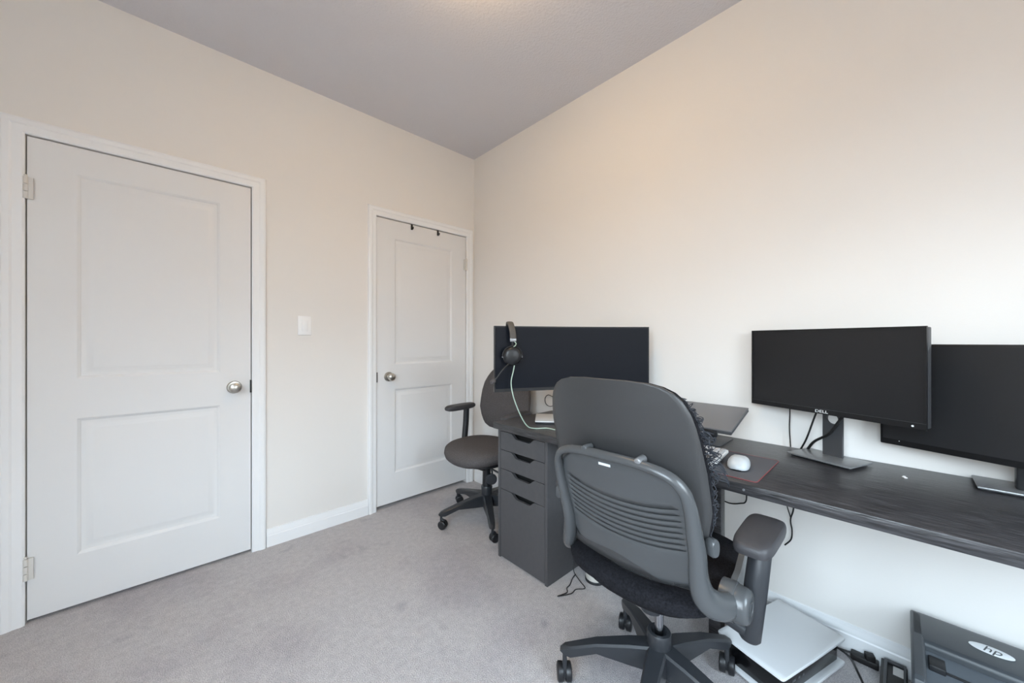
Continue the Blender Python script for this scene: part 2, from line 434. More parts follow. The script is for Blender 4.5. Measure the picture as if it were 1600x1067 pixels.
# neck with a round cable hole
NW, NT = .062, .010
n0 = .005; n1 = z0+.10; hc = z0-.022; hr = .0185
m = MB(); bm = m.bm
ny = .056
def neckface(y):
    K = 32; inn = []; out = []
    for k in range(K):
        a = 2*math.pi*k/K; ca, sa = math.cos(a), math.sin(a)
        inn.append(bm.verts.new((ca*hr, y, hc+sa*hr)))
        s = min(NW/2/abs(ca) if abs(ca) > 1e-6 else 9, .031/abs(sa) if abs(sa) > 1e-6 else 9)
        out.append(bm.verts.new((ca*s, y, hc+sa*s)))
    for k in range(K): bm.faces.new((inn[k], inn[(k+1) % K], out[(k+1) % K], out[k]))
    return inn, out
i1, o1 = neckface(ny); i2, o2 = neckface(ny+NT)
K = 32
for k in range(K):
    bm.faces.new((i1[k], i1[(k+1) % K], i2[(k+1) % K], i2[k])); bm.faces.new((o1[k], o1[(k+1) % K], o2[(k+1) % K], o2[k]))
m.span((-NW/2, ny, n0), (NW/2, ny+NT, hc-.031)).span((-NW/2, ny, hc+.031), (NW/2, ny+NT, n1))
m.build('stand_neck', GREYMET, D, sharp=30)
MB().span((-.05, .037, z0+.07), (.05, ny+.004, z0+.19), .004).build('mount_block', BLK, D)
MB().box((1.786, .190, DZ+.009), (.200, .142, .006), MX.Rotation(R(-110), 3, 'Z'), bev=.0015).build('stand_base', BASEGREY, D, world=True)
MB().box((1.786, .190, DZ+.0035), (.180, .122, .006), MX.Rotation(R(-110), 3, 'Z'), bev=.001).build('base_foot', BLK, D, world=True)
for pts, r in (([(1.868, .322, 1.02), (1.872, .318, .90), (1.876, .320, .82), (1.880, .317, .7435)], .0022),
               ([(1.812, .206, .97), (1.818, .230, .895), (1.838, .258, .80), (1.872, .282, .7435)], .0032),
               ([(1.792, .135, .93), (1.790, .160, .885), (1.800, .188, .835), (1.838, .235, .790), (1.866, .262, .7445)], .0048)):
    MB().tube(smooth(pts, 8), r, 8).build('cable', CORD, D, world=True)

# monitor at the right edge of the picture
A3 = math.atan2(-.942, -.335)
E = thing('monitor', 'black flat monitor at the right end of the desk, partly hidden behind the middle one', 'monitor', (1.741, -.233, DZ), A3)
W, z0, z1 = .612, .822-DZ, 1.171-DZ
MB().box((0, .02, (z0+z1)/2), (W, .034, z1-z0), bev=.003).build('casing', BEZEL, E)
MB().span((-W/2+.008, .0015, z0+.02), (W/2-.008, .006, z1-.008)).build('screen', SCREENM, E)
MB().cyl((-W/2+.05, .001, z0+.016), (-W/2+.05, .0032, z0+.016), .0012, seg=8).build('indicator_light', LETTER, E)
MB().box((1.805, -.268, DZ+.155), (.028, .085, .29), bev=.005).build('stand_neck', BEZEL, E, world=True)
MB().box((1.782, -.262, DZ+.20), (.045, .10, .10), bev=.004).build('mount_block', BEZEL, E, world=True)
MB().span((1.748, -.375, DZ+.005), (1.888, -.152, DZ+.011), .002).build('stand_base', BASEGREY, E, world=True)
MB().span((1.754, -.369, DZ+.0005), (1.882, -.158, DZ+.006), .001).build('base_foot', BLK, E, world=True)

# ------------------------------------------------------------------ headset on the left monitor
hx = -.318
hp = thing('headset', 'black over-ear headset with boom mic hanging over the corner of the wide curved monitor', 'headset', (1.465, 1.109, DZ), A)
k = 1.111-DZ; yo = .016; top = .937-DZ+hh
arch = smooth([(hx+.006, yo-.032, top-.060), (hx+.004, yo-.030, top-.03), (hx-.002, yo-.018, top+.004), (hx-.004, yo+.002, top+.015), (hx-.004, yo+.024, top+.015), (hx-.002, yo+.046, top+.002), (hx, yo+.058, top-.03), (hx, yo+.060, top-.065)], 6)
m = MB().tube(arch, .0065, 12, flat=2.4, up=None)
# flatten across the width of the head: rebuild with explicit rings
m.bm.free(); m = MB(); rings = []
for i, p in enumerate(arch):
    tg = (arch[min(i+1, len(arch)-1)]-arch[max(i-1, 0)]).normalized(); nn = V((1, 0, 0)).cross(tg).normalized()
    rings.append([p+V((1, 0, 0))*(.0155*math.copysign(abs(math.cos(a))**.6, math.cos(a)))+nn*(.0065*math.copysign(abs(math.sin(a))**.6, math.sin(a))) for a in [2*math.pi*j/16 for j in range(16)]])
m.loft(rings).build('headband', BAND, hp)
for yy, nm in ((yo-.033, 'front'), (yo+.060, 'rear')):
    MB().box((hx+.006 if nm == 'front' else hx, yy, top-.068), (.030, .010, .016), bev=.002).build('slider', SILVER, hp)
    MB().box((hx+.003, yy, top-.083), (.008, .004, .034), bev=.001).build('slider', IRON, hp)
def cup(yc, sgn):
    # shell (outer side sgn), cushion (inner side)
    MB().lathe([(0, .040), (.004, .044), (.012, .045), (.020, .041), (.026, .033), (.0285, .022), (.029, 0)], (hx+.002, yc, k), (0, sgn, 0), 32).build('ear_cup', BLK, hp)
    MB().lathe([(-.017, .0), (-.017, .034), (-.014, .042), (-.007, .045), (-.001, .043), (.0, .038)], (hx+.002, yc, k), (0, sgn, 0), 32).build('ear_cushion', FABRIC, hp)
    for s in (-1, 1):
        MB().box((hx+.002+s*.043, yc+sgn*.010, k-.004), (.014, .007, .007), bev=.0015).build('pivot', SILVER, hp)
    yk = [(hx+.002+.047*math.cos(a), yc+sgn*.012, k+.047*math.sin(a)) for a in [R(-6+192*i/20) for i in range(21)]]
    MB().tube(yk, .003, 8).build('yoke', IRON, hp)
cup(yo-.026, -1); cup(yo+.056, 1)
MB().tube(smooth([(hx+.010, yo-.034, top-.072), (hx+.019, yo-.04, top-.085), (hx+.014, yo-.042, top-.095), (hx+.006, yo-.048, k+.044)], 6), .0022, 8).build('band_wire', GREENCORD, hp)
boom = smooth([(hx-.018, yo-.052, k-.036), (hx-.046, yo-.056, k-.062), (hx-.072, yo-.058, k-.096), (hx-.084, yo-.058, k-.108)], 6)
MB().tube(boom, .0036, 8).build('mic_boom', IRON, hp)
MB().tube([boom[-1], V(boom[-1])+V((-.004, 0, -.004)), V(boom[-1])+V((-.016, 0, -.014)), V(boom[-1])+V((-.021, 0, -.019))], [.006, .011, .011, .005], 12).build('microphone', FABRIC, hp)
cw = [hp.matrix_basis @ V((hx+.010, yo-.044, k-.044))]
cord = [cw[0], cw[0]+V((-.004, .004, -.03)), V((1.185, 1.270, .985)), V((1.19, 1.262, .925)), V((1.215, 1.26, .865)), V((1.255, 1.262, .80)), V((1.300, 1.268, .757)), V((1.345, 1.262, DZ+.003)), V((1.366, 1.245, DZ+.003)), V((1.392, 1.225, DZ+.003)), V((1.395, 1.17, DZ+.003)), V((1.392, 1.11, DZ+.003)), V((1.40, 1.02, DZ+.003)), V((1.45, .98, DZ+.003))]
MB().tube(smooth(cord, 6), .0026, 8).build('cord', GREENCORD, hp, world=True)

# ------------------------------------------------------------------ laptop on riser, keyboard, mouse, pad
t = thing('laptop_riser', 'black metal riser holding the closed laptop up off the desk', 'laptop stand', (1.75, .62, DZ))
tilt = math.atan2(.062, .235)
MB().span((1.675, .520, DZ), (1.850, .725, DZ+.004), .001).build('base_plate', GREYMET, t, world=True)
for y in (.575, .665):
    MB().tube([(1.78, y, DZ+.003), (1.77, y, DZ+.05), (1.705, y, DZ+.094)], .009, 10).build('upright', GREYMET, t, world=True)
RY = MX.Rotation(-tilt, 3, 'Y')
lc = V((1.676, .612, .862))
MB().box(lc+RY@V((.0, .01, -.0142)), (.17, .20, .006), RY, bev=.0015).build('tray', BLK, t, world=True)
for y in (.52, .69):
    MB().box(lc+RY@V((-.118, y-.612, -.013)), (.014, .05, .0245), RY, bev=.002).build('lip', BLK, t, world=True)
L = thing('laptop', 'closed dark grey laptop raised on a stand behind the front chair', 'laptop', (1.676, .612, .862))
MB().box(V((0, 0, -.0055)), (.238, .335, .010), RY, bev=.003).build('base', GREYMET, L)
MB().box(RY@V((0, 0, .0038)), (.238, .335, .0075), RY, bev=.0025).build('lid', LAPTOP, L)
kb = thing('keyboard', 'white keyboard on the desk behind the front chair', 'keyboard', (1.452, .66, DZ))
rk = MX.Rotation(R(-7), 3, 'Y')
MB().box((0, 0, .0185), (.158, .43, .012), rk, bev=.003).box((.06, 0, .010), (.02, .36, .016), None, bev=.002).build('case', KEYW, kb)
m = MB()
for i in range(6):
    for j in range(22):
        m.box(rk@V((-.062+i*.0245, -.203+j*.0193, .008))+V((0, 0, .0185)), (.020, .0155, .007), rk, bev=.002, seg=1)
o = m.build('keys', KEYL, kb); o['kind'] = 'stuff'
pd = thing('mouse_pad', 'dark grey mouse pad with a red stitched edge', 'mouse pad', (1.481, .427, DZ))
def rr(a, b, r, n=5):
    out = []
    for cx, cy, s in ((a-r, b-r, 0), (-a+r, b-r, 90), (-a+r, -b+r, 180), (a-r, -b+r, 270)):
        for i in range(n+1):
            q = R(s+90*i/n); out.append((cx+r*math.cos(q), cy+r*math.sin(q)))
    return out
MB().prism(rr(.151, .118, .012), lambda a, b, d: (a, b, d), 0, .0028).build('cloth', PADGREY, pd)
MB().tube([(a, b, .002) for a, b in rr(.151, .118, .012)], .0016, 6, wrap=True).build('stitched_edge', REDEDGE, pd)
ms = thing('computer_mouse', 'pale silver wireless mouse on the mouse pad', 'mouse', (1.447, .388, DZ+.003), R(6))
def mdef(p):
    x, y, z = p
    return (x, y*(1-.10*(x/.056)), z*(1-.55*max(0, (x-.01)/.046)**2-.35*max(0, (-x-.015)/.041)**2))
MB().sell(.054, .032, 2.7, [(.93, .0), (1, .004), (1.0, .007)], None).build('sole', BLK, ms)
MB().sell(.0545, .0325, 2.7, [(.98, .006), (1.0, .011), (.99, .018), (.92, .026), (.78, .033), (.55, .038), (.25, .0395), (.02, .040)], mdef).build('shell', MOUSE, ms)
m = MB().box((1.735, -.005, DZ+.0012), (.012, .008, .002), MX.Rotation(R(30), 3, 'Z')).box((1.748, -.004, DZ+.001), (.006, .005, .0015), MX.Rotation(R(70), 3, 'Z'))
tag(m.build('paper_scrap', WHITEP), 'tiny white scrap of paper on the desk in front of the right monitor', 'paper')

# ------------------------------------------------------------------ front task chair (seen from behind)
C = thing('task_chair', 'black office task chair in front, seen from behind, with slatted lower back', 'chair', (1.16, .565, 0), R(1))
def interp(tab, z):
    for (a, va), (b, vb) in zip(tab, tab[1:]):
        if min(a, b) <= z <= max(a, b):
            f = (z-a)/(b-a); f = f*f*(3-2*f) if False else f
            return va+(vb-va)*f
    return tab[-1][1] if abs(z-tab[-1][0]) < abs(z-tab[0][0]) else tab[0][1]
HWT = [(.53, .175), (.58, .196), (.65, .214), (.75, .231), (.85, .229), (.93, .222), (.98, .214), (1.01, .205), (1.035, .191), (1.053, .173), (1.066, .148), (1.074, .115), (1.078, .06)]
XCT = [(.53, -.195), (.60, -.203), (.70, -.212), (.78, -.228), (.86, -.252), (.94, -.275), (1.02, -.292), (1.078, -.300)]
zrows = [.53+.02*i for i in range(24)]+[1.005, 1.02, 1.035, 1.045, 1.053, 1.060, 1.066, 1.070, 1.074, 1.0765, 1.078]
def backpt(s, z, off=0):
    w = interp(HWT, z)+.005
    y = s*w
    return V((interp(XCT, z)+.95*y*y+off, y, z))
NS = 24
def back_surface(off, inset=0):
    m = MB()
    m.loft([[backpt((2*j/NS-1)*(1-inset), z if inset == 0 else .53+(z-.53)*(1-inset*.5)+.01, off) for j in range(NS+1)] for z in zrows], cap=False, closed=False)
    return m
solid(back_surface(0).build('back_shell', CHAIRS, C), .010, 0)
# upholstered front of the backrest
m = MB(); rings = []
def cush(s, z, d): 
    q = 1-abs(s)**4
    e = min(1, max(0, (1.078-z)/.06)); e = e**.5
    return backpt(s, z, .007+d*(.35+.65*q*e))
fr = [[cush(2*j/NS-1, z, .030) for j in range(NS+1)] for z in zrows]
bk = [[backpt(2*j/NS-1, z, .006) for j in range(NS+1)] for z in zrows]
m.loft([f+list(reversed(b)) for f, b in zip(fr, bk)], cap=True, closed=True)
m.build('back_cushion', SEATF, C)
# lower back frame: one arched loop running from pivot to pivot
FY = -.020
half = [(-.048, .252, .478, .034), (-.095, .247, .484, .035), (-.136, .228, .500, .035), (-.168, .208, .535, .032), (-.194, .197, .595, .028), (-.218, .197, .66, .025), (-.240, .197, .72, .022), (-.260, .196, .78, .019), (-.277, .187, .826, .016), (-.290, .157, .856, .0145), (-.298, .095, .870, .0135), (-.301, 0, .873, .013)]
def fshift(z): return FY*(lambda t: t*t*(3-2*t))(min(1, max(0, (z-.47)/.20)))
full = [(x, -y, z, r) for x, y, z, r in half]+[(x, y, z, r) for x, y, z, r in reversed(half[:-1])]
cp = [p+V((0, fshift(p.z), 0)) for p in smooth([f[:3] for f in full], 5)]
rad = []
for i in range(len(cp)):
    q = i/5; a = int(min(q, len(full)-2)); f = q-a
    rad.append(full[a][3]*(1-f)+full[a+1][3]*f)
MB().tube(cp, rad, 16, flat=[.72]*len(cp)).build('back_frame', CHAIRP, C)
# slatted panel inside the loop
def panel_pt(s, z):
    hw = interp([(.545, .175), (.58, .193), (.61, .196), (.68, .196), (.74, .195), (.79, .190), (.83, .174), (.873, .10)], z)
    x = interp([(.545, -.178), (.58, -.190), (.61, -.199), (.68, -.223), (.74, -.243), (.79, -.259), (.83, -.273), (.873, -.289)], z)
    c = 1-s*s
    return V((x-.012*c+.004, s*hw+FY, z-.030*c*min(1, max(0, (.862-z)/.08))))
rows = [.545, .565, .585, .605, .625, .645]
slit = set()
z = .660
for i in range(8):
    rows.append(z); slit.add(len(rows)-1); rows.append(z+.0030); z += .0165
rows += [z+.0, z+.012, z+.03, z+.05, .871]
cols = [-1+2*j/30 for j in range(31)]
m = MB(); vs = [[m.bm.verts.new(panel_pt(s, zz)) for s in cols] for zz in rows]
for i in range(len(rows)-1):
    for j in range(30):
        if i in slit and abs((cols[j]+cols[j+1])/2) < .90: continue
        m.bm.faces.new((vs[i][j], vs[i][j+1], vs[i+1][j+1], vs[i+1][j]))
solid(m.build('back_panel', CHAIRP, C), .0045, 0)
for s in (-.085, .075):
    MB().cyl((-.308, s+FY, .879), (-.270, s+FY, .879), .009, .011, 18, .004).build('fixing_knob', SILVER if s < 0 else CHAIRP, C)
MB().box(panel_pt(.12, .849)+V((-.0045, 0, 0)), (.0015, .036, .007), MX.Rotation(R(-12), 3, 'Y')).build('sticker', LETTER, C)
for s in (-1, 1):
    m = MB().sell(.014, .021, 2.6, [(.86, -.012), (1, -.008), (1, .006), (.84, .012)], lambda p: (p.z if False else p.x, p.z, p.y*1.1), 24)
    bmesh.ops.rotate(m.bm, cent=(0, 0, 0), matrix=MX.Rotation(R(18*s), 3, 'Z'), verts=m.bm.verts)
    bmesh.ops.translate(m.bm, vec=(-.178, s*.238, .668), verts=m.bm.verts)
    m.build('lumbar_knob', CHAIRP, C)
    MB().box((-.183, s*.208, .60), (.014, .012, .12), MX.Rotation(R(6), 3, 'Y'), bev=.004).build('back_rail', CHAIRP, C)
# seat: rounded cushion and bowl underneath
def sdef(p):
    x, y, z = p
    if x > .14: z -= .16*(x-.14)**1.5
    z += .12*y*y
    return (x+.035, y, z)
MB().sell(.255, .248, 3.2, [(.93, .452), (.985, .458), (1.0, .472), (.985, .490), (.93, .500), (.75, .503), (.4, .497), (.02, .494)], sdef, 48).build('seat', SEATF, C)
MB().sell(.245, .236, 2.7, [(.02, .392), (.45, .394), (.72, .405), (.9, .425), (.985, .448), (.97, .458)], sdef, 48).build('seat_underside', SEATF, C)
m = MB().span((-.07, -.075, .345), (.14, .075, .398), .012).cyl((0, 0, .30), (0, 0, .36), .034, seg=20)
m.build('mechanism', CHAIRB, C)
# pivots, arms
for s in (-1, 1):
    MB().lathe([(-.03, .050), (.0, .051), (.005, .050), (.006, .047), (.010, .047), (.028, .0455), (.036, .041), (.040, .033), (.040, .019), (.038, .017), (.038, .014), (.0395, .012), (.0395, 0)], (-.050, s*.254, .478), (0, s, 0), 32).build('pivot_cap', CHAIRP, C)
    poly = [(-.055, .512), (-.02, .522), (.012, .530), (.055, .560), (.085, .575), (.085, .405), (.04, .398), (-.02, .428)]
    MB().prism(poly, lambda a, b, d: (a, s*d, b), .238, .253).build('side_bracket', CHAIRP, C)
    p0, p1 = V((-.012, s*.279, .368)), V((.022, s*.302, .640))
    ring = [p0.lerp(p1, q) for q in (0, .03, .5, .97, 1)]
    MB().tube(ring, [.018, .0235, .0245, .0235, .018], 20, flat=1.15).build('arm_post', CHAIRB, C)
    MB().tube([V((-.01, s*.276, .395)), V((-.005, s*.20, .405)), V((.0, s*.06, .385))], [.022, .020, .02], 12, flat=1.2).build('arm_strut', CHAIRB, C)
    def adef(p):
        x, y, z = p
        w = 1+.05*(x/.12)
        return (x, y*w+(.010*s), z-.0045*max(0, -x/.1)**2*0+.05*y*y*-1)
    MB().sell(.118, .047, 4.6, [(.90, .630), (.97, .634), (1.0, .642), (1, .652), (.97, .659), (.90, .663), (.6, .6655), (.02, .666)], adef, 44, (.022, s*.287, 0)).build('armrest', PAD, C)
    MB().sell(.075, .033, 3.5, [(.95, .618), (1, .622), (1, .634)], None, 32, (.02, s*.288, 0)).build('armrest_plate', CHAIRB, C)
# base
def swivel_base(root, angs, rad_, hubz, legr, cast, tips, colr=.0135):
    MB().lathe([(.075, .0), (.075, .030), (.085, .036), (.13, .038), (hubz-.03, .037), (hubz-.006, .038), (hubz, .035), (hubz, .024), (hubz-.01, .022), (hubz-.01, 0)]).build('hub', CHAIRB, root)
    MB().cyl((0, 0, hubz-.02), (0, 0, .37), colr, seg=20).build('gas_lift', CHROME if colr < .02 else CHAIRB, root)
    for a in angs:
        a = R(a); u = V((math.cos(a), math.sin(a), 0)); p = V((-u.y, u.x, 0))
        rings = []
        for q, zt, zb_, w in ((.02, legr[0], legr[1], .030), (.30, legr[0]-.012, legr[1]+.006, .027), (.65, legr[0]-.035, legr[1]+.016, .022), (.93, tips+.012, tips-.022, .018), (1.0, tips+.006, tips-.020, .015), (1.05, tips-.004, tips-.014, .008)):
            o = u*(rad_*q)
            rings.append([o+p*w+V((0, 0, zb_)), o+p*w+V((0, 0, zt-.006)), o+p*(w-.006)+V((0, 0, zt)), o-p*(w-.006)+V((0, 0, zt)), o-p*w+V((0, 0, zt-.006)), o-p*w+V((0, 0, zb_))])
        MB().loft(rings).build('leg', CHAIRB, root)
def casters(root, angs, rad_, r, w, tips, sw):
    for i, a in enumerate(angs):
        a = R(a); c = V((math.cos(a)*rad_, math.sin(a)*rad_, 0)); b = R(sw[i]); ax = V((math.cos(b), math.sin(b), 0))
        tr_ = V((-ax.y, ax.x, 0))*.012
        cc = c+tr_
        m = MB().lathe([(-.003, r*.7), (.003, r*.7)], cc+V((0, 0, r)), ax, 20)
        m.cyl(c+V((0, 0, r)), c+V((0, 0, tips-.012)), .008, seg=10)
        m.tube([cc+V((0, 0, r*2-.006))+tr_*.6, cc+V((0, 0, r*2+.003)), c+V((0, 0, r*2+.006))], .008, 8)
        k = m.build('caster', CHAIRB, root)
        for s in (-1, 1):
            prof = [(.003, r*.5), (.004, r*.93), (.008, r), (w-.004, r), (w-.001, r*.9), (w, r*.74), (w-.001, r*.7), (w, r*.3), (w, 0)]
            MB().lathe(prof, cc+V((0, 0, r)), ax*s, 26).build('wheel', BLK, k)
base_a = [48.8, 121, 193, 265, -23]
swivel_base(C, base_a, .305, .243, (.205, .125), .03, .128)
casters(C, base_a, .305, .0295, .025, .128, [-70, -45, 60, 20, -75])

for o in list(C.children):
    if o.name.split('.')[0] in ('hub', 'leg', 'caster', 'gas_lift'): o.location = (0, -.025, 0)

# lace cloth on the right edge of the backrest
m = MB(); rnd = random.Random(3)
def lace(s, z, d): return backpt(s, z, d)+V((0, 0, 0))
Cm = C.matrix_basis
for i in range(95):
    z = rnd.uniform(.70, 1.04); bul = .020+.026*math.exp(-((z-.92)/.06)**2)
    pts = []
    z_ = z
    for j in range(6):
        w = interp(HWT, max(.53, min(1.07, z_)))
        off = rnd.uniform(.0, bul)
        pts.append(V((interp(XCT, z_)+.95*w*w+.008+rnd.uniform(.003, .045), -(w-.012)-off+(.006 if z_ > .99 else 0), z_)))
        z_ = max(.68, min(1.045, z_+rnd.uniform(-.022, .016)))
    m.tube(smooth(pts, 3), .0011, 5)
for i in range(10):
    z = .89-.012*i*.5; w = interp(HWT, z)
    p = V((interp(XCT, z)+.95*w*w+.03, -w-.012, z))
    m.tube(smooth([p, p+V((.012, -.008-.0015*i, -.006)), p+V((.03, -.014-.001*i, -.018)), p+V((.036, -.017-.002*(i % 4), -.026))], 3), .0012, 5)
o = m.build('lace_cloth', LACE); o.matrix_basis = Cm
tag(o, 'black open-weave lace cloth bunched on the right edge of the front chair back', 'cloth')

# ------------------------------------------------------------------ far swivel chair
S = thing('swivel_chair', 'dark fabric swivel chair in the corner beside the desk, facing left', 'chair', (1.56, 1.912, 0), R(186))
def s2(p):
    x, y, z = p
    if x > .10: z -= .9*(x-.10)**2
    return (x, y, z+.25*y*y)
MB().sell(.245, .238, 2.5, [(.72, .408), (.90, .416), (.975, .436), (1.0, .456), (.985, .476), (.92, .490), (.75, .499), (.45, .503), (.02, .504)], s2, 48, (.03, 0, 0)).build('seat', FABRIC, S)
MB().sell(.19, .18, 2.5, [(.9, .390), (1, .394), (1, .424)], None, 36, (.02, 0, 0)).build('seat_pan', BLK, S)
m = MB(); rings = []
BT = [(.545, .13), (.552, .165), (.575, .195), (.62, .218), (.70, .230), (.80, .228), (.88, .212), (.94, .185), (.98, .150), (1.0, .11), (1.005, .06)]
zz = [.545, .548, .552, .56, .575, .60, .64, .70, .76, .82, .88, .92, .95, .97, .985, .995, 1.0, 1.005]
for z in zz:
    w = interp(BT, z); th = .038*min(1, (max(.0, (1.012-z))/.10)**.5, (max(.0, z-.54)/.06)**.5+.1)
    xc = interp([(.545, -.215), (.70, -.205), (.85, -.225), (1.005, -.26)], z)
    r = []
    for j in range(36):
        a = 2*math.pi*j/36; cx_, sy = math.cos(a), math.sin(a)
        y = math.copysign(abs(sy)**.8, sy)*w
        r.append(V((xc+math.copysign(abs(cx_)**.7, cx_)*th+.7*y*y, y, z)))
    rings.append(r)
m.loft(rings).build('backrest', FABRIC, S)
MB().tube(smooth([(-.02, .0, .395), (-.17, 0, .39), (-.255, 0, .43), (-.268, 0, .52), (-.262, 0, .66)], 5), .012, 10, flat=2.2).build('back_bar', BLK, S)
MB().box((-.235, .165, .545), (.012, .018, .10), bev=.003).build('back_strap', BLK, S)
for s in (-1, 1):
    m = MB().tube(smooth([(-.02, s*.14, .405), (-.02, s*.23, .410), (-.035, s*.262, .445), (-.055, s*.268, .60), (-.06, s*.268, .695)], 5), .017, 12, flat=1.3)
    m.build('arm_post', BLK, S)
    MB().sell(.135, .042, 2.8, [(.86, .694), (.97, .700), (1, .710), (.98, .720), (.88, .728), (.5, .731), (.02, .732)], None, 40, (.0, s*.265, 0)).build('armrest', PAD, S)
m = MB().span((-.09, -.065, .345), (.10, .065, .392), .012)
m.build('mechanism', BLK, S)
m = MB().tube(smooth([(.06, .06, .372), (.10, .20, .372), (.115, .24, .385)], 4), .006, 8)
m.build('tilt_lever', GREYMET, S)
m = MB().tube([(.0, .03, .37), (.02, .07, .325), (.034, .080, .288)], .006, 8).lathe([(0, .030), (.004, .036), (.016, .036), (.020, .031), (.020, 0)], (.028, .072, .285), (.75, .65, -.1), 24)
m.build('tension_knob', CHAIRB, S)
S_a = [93-186, 165-186, 237-186, 309-186, 21-186]
MB().cyl((0, 0, .19), (0, 0, .35), .030, .027, 20).build('lift_cover', BLK, S)
swivel_base(S, S_a, .315, .215, (.165, .085), .03, .098, .024)
casters(S, S_a, .315, .0265, .022, .098, [60, 20, 75, 100, 10])

# ------------------------------------------------------------------ floor items
# game console lying flat
G = thing('game_console', 'white and black game console lying flat on the carpet under the desk', 'game console', (1.641, .306, 0), math.atan2(.304, -.953))
MB().span((-.180, -.096, .016), (.180, .094, .090), .006).build('body', PSBLACK, G)
def psplate(z, t, bowl):
    m = MB()
    m.sell(.195, .1125, 34, [(.985, z), (1.0, z+.002), (1.0, z+t-.002), (.985, z+t)], lambda p: (p.x, p.y, p.z+bowl*((p.x/.195)**2*.4+(p.y/.1125)**2*.3)), 64)
    return m
psplate(.092, .010, .006).build('cover_plate', PSWHITE, G)
psplate(.006, .010, .004).build('cover_plate', PSWHITE, G)
MB().span((-.1, -.09, .0), (.1, .09, .0075), .002).build('foot', BLK, G)
for x, w in ((.10, .020), (.07, .012), (.045, .010)):
    MB().box((x, .0942, .052), (w, .0012, .008), bev=.0003).build('port', GREYMET, G)
for x, w, zz_ in ((.02, .05, .050), (-.07, .012, .055), (-.10, .012, .055)):
    MB().box((x, -.0962, zz_), (w, .0012, .008), bev=.0003).build('port', GREYMET, G)
# small emblem on the cover
Zt = .1035
m = MB().tube(smooth([(-.155, -.078, Zt), (-.150, -.086, Zt), (-.140, -.089, Zt), (-.132, -.084, Zt)], 4), .0012, 6).tube([(-.145, -.072, Zt), (-.146, -.082, Zt)], .0012, 6).tube(smooth([(-.134, -.078, Zt), (-.129, -.074, Zt), (-.131, -.070, Zt)], 4), .001, 6)
m.build('emblem', IRON, G)

def cable(name, pts, r, label, m_=CORD, n=8):
    return tag(MB().tube(smooth(pts, n), r, 8).build(name, m_), label, 'cable')
cable('cable', [(1.79, .17, .06), (1.80, .13, .035), (1.775, .105, .006), (1.73, .09, .0045), (1.66, .08, .0045), (1.58, .07, .0045), (1.50, .085, .0045)], .0036, 'black power cord running from the game console across the carpet')
t = thing('power_strip', 'black plug and power strip on the carpet against the baseboard', 'power strip', (1.862, .095, 0))
MB().box((0, .0, .013), (.032, .075, .024), bev=.004).build('body', IRON, t)
MB().tube(smooth([(0, .03, .018), (-.002, .06, .014), (.003, .10, .007), (.0, .16, .0045), (-.005, .24, .0045)], 6), .0035, 8).build('cord', CORD, t)
MB().box((-.004, -.014, .034), (.024, .026, .022), MX.Rotation(R(20), 3, 'Z'), bev=.003).build('plug', IRON, t)
cable('charging_cable', [(1.50, 1.13, .0035), (1.46, 1.12, .0035), (1.415, 1.10, .004), (1.385, 1.095, .004), (1.36, 1.075, .004), (1.31, 1.09, .0035), (1.365, 1.055, .007), (1.41, 1.06, .0035), (1.44, 1.03, .010), (1.47, 1.08, .006), (1.475, 1.12, .03), (1.49, 1.14, .07)], .0022, 'thin black cable looped on the carpet beside the drawer cabinet')
cable('hanging_cable', [(1.88, .62, DZ-.036), (1.884, .622, .55), (1.884, .605, .46), (1.884, .55, .436), (1.884, .50, .449), (1.884, .479, .466), (1.884, .477, .52), (1.88, .478, DZ-.036)], .003, 'black cable loop hanging under the desk, right of its leg')
tag(MB().tube(smooth([(1.84, .335, DZ-.036), (1.845, .328, .54), (1.85, .312, .462)], 6), .0022, 8).tube(smooth([(1.84, .298, DZ-.036), (1.845, .300, .52), (1.85, .312, .455), (1.855, .308, .41), (1.858, .312, .37), (1.855, .332, .34)], 6), .0028, 8).build('hanging_cable', CORD), 'two thin black wires dangling under the desk above the front armrest', 'cable')
cable('wall_cable', [(1.893, 1.60, .80), (1.893, 1.655, .815), (1.893, 1.685, .790), (1.893, 1.680, .755), (1.893, 1.645, .738), (1.893, 1.60, .75)], .0022, 'thin black cable loop on the wall behind the wide curved monitor')

# printer
P = thing('printer', 'dark grey printer on the carpet at bottom right, with its paper tray open', 'printer', (1.68, -.23, 0))
px0, px1, py0, py1, pz = 1.487, 1.868, -.445, -.018, .272
m = MB()
m.span((px0+.006, py0+.004, .012), (px1, py1-.004, .20), .012, 3)
m.build('body', PRINT, P, world=True)
m = MB()   # top cover: band at the back plus two cheeks, tray open to the front
poly = [(1.672, .195), (1.672, .262), (1.680, .270), (1.700, .2735), (1.830, .270), (1.855, .262), (1.868, .245), (1.870, .195)]
m.prism(poly, lambda a, b, d: (a, d, b), py0+.001, py1-.001)
for a, b in ((py1-.028, py1), (py0, py0+.028)):
    poly = [(px0, .190), (px0-.002, .245), (px0+.004, .258), (px0+.016, .266), (1.672, .2715), (1.700, .2735), (1.830, .270), (1.857, .262), (1.870, .245), (1.870, .190)]
    m.prism(poly, lambda c, d, e: (c, e, d), a, b)
o = m.build('top_cover', PRINT, P, world=True, sharp=30)
bv = o.modifiers.new('edge', 'BEVEL'); bv.width = .007; bv.segments = 2; bv.limit_method = 'ANGLE'; bv.angle_limit = R(35)
MB().prism([(px0+.004, .196), (px0+.004, .222), (1.64, .236), (1.66, .246), (1.671, .246), (1.671, .196)], lambda a, b, d: (a, d, b), py0+.029, py1-.029).build('paper_tray', PRINTD, P, world=True)
m = MB().span((1.600, -.085, .232), (1.650, -.052, .250), .003).span((1.53, -.185, .226), (1.62, -.180, .238), .001).span((1.61, -.18, .233), (1.616, -.085, .238), .0005)
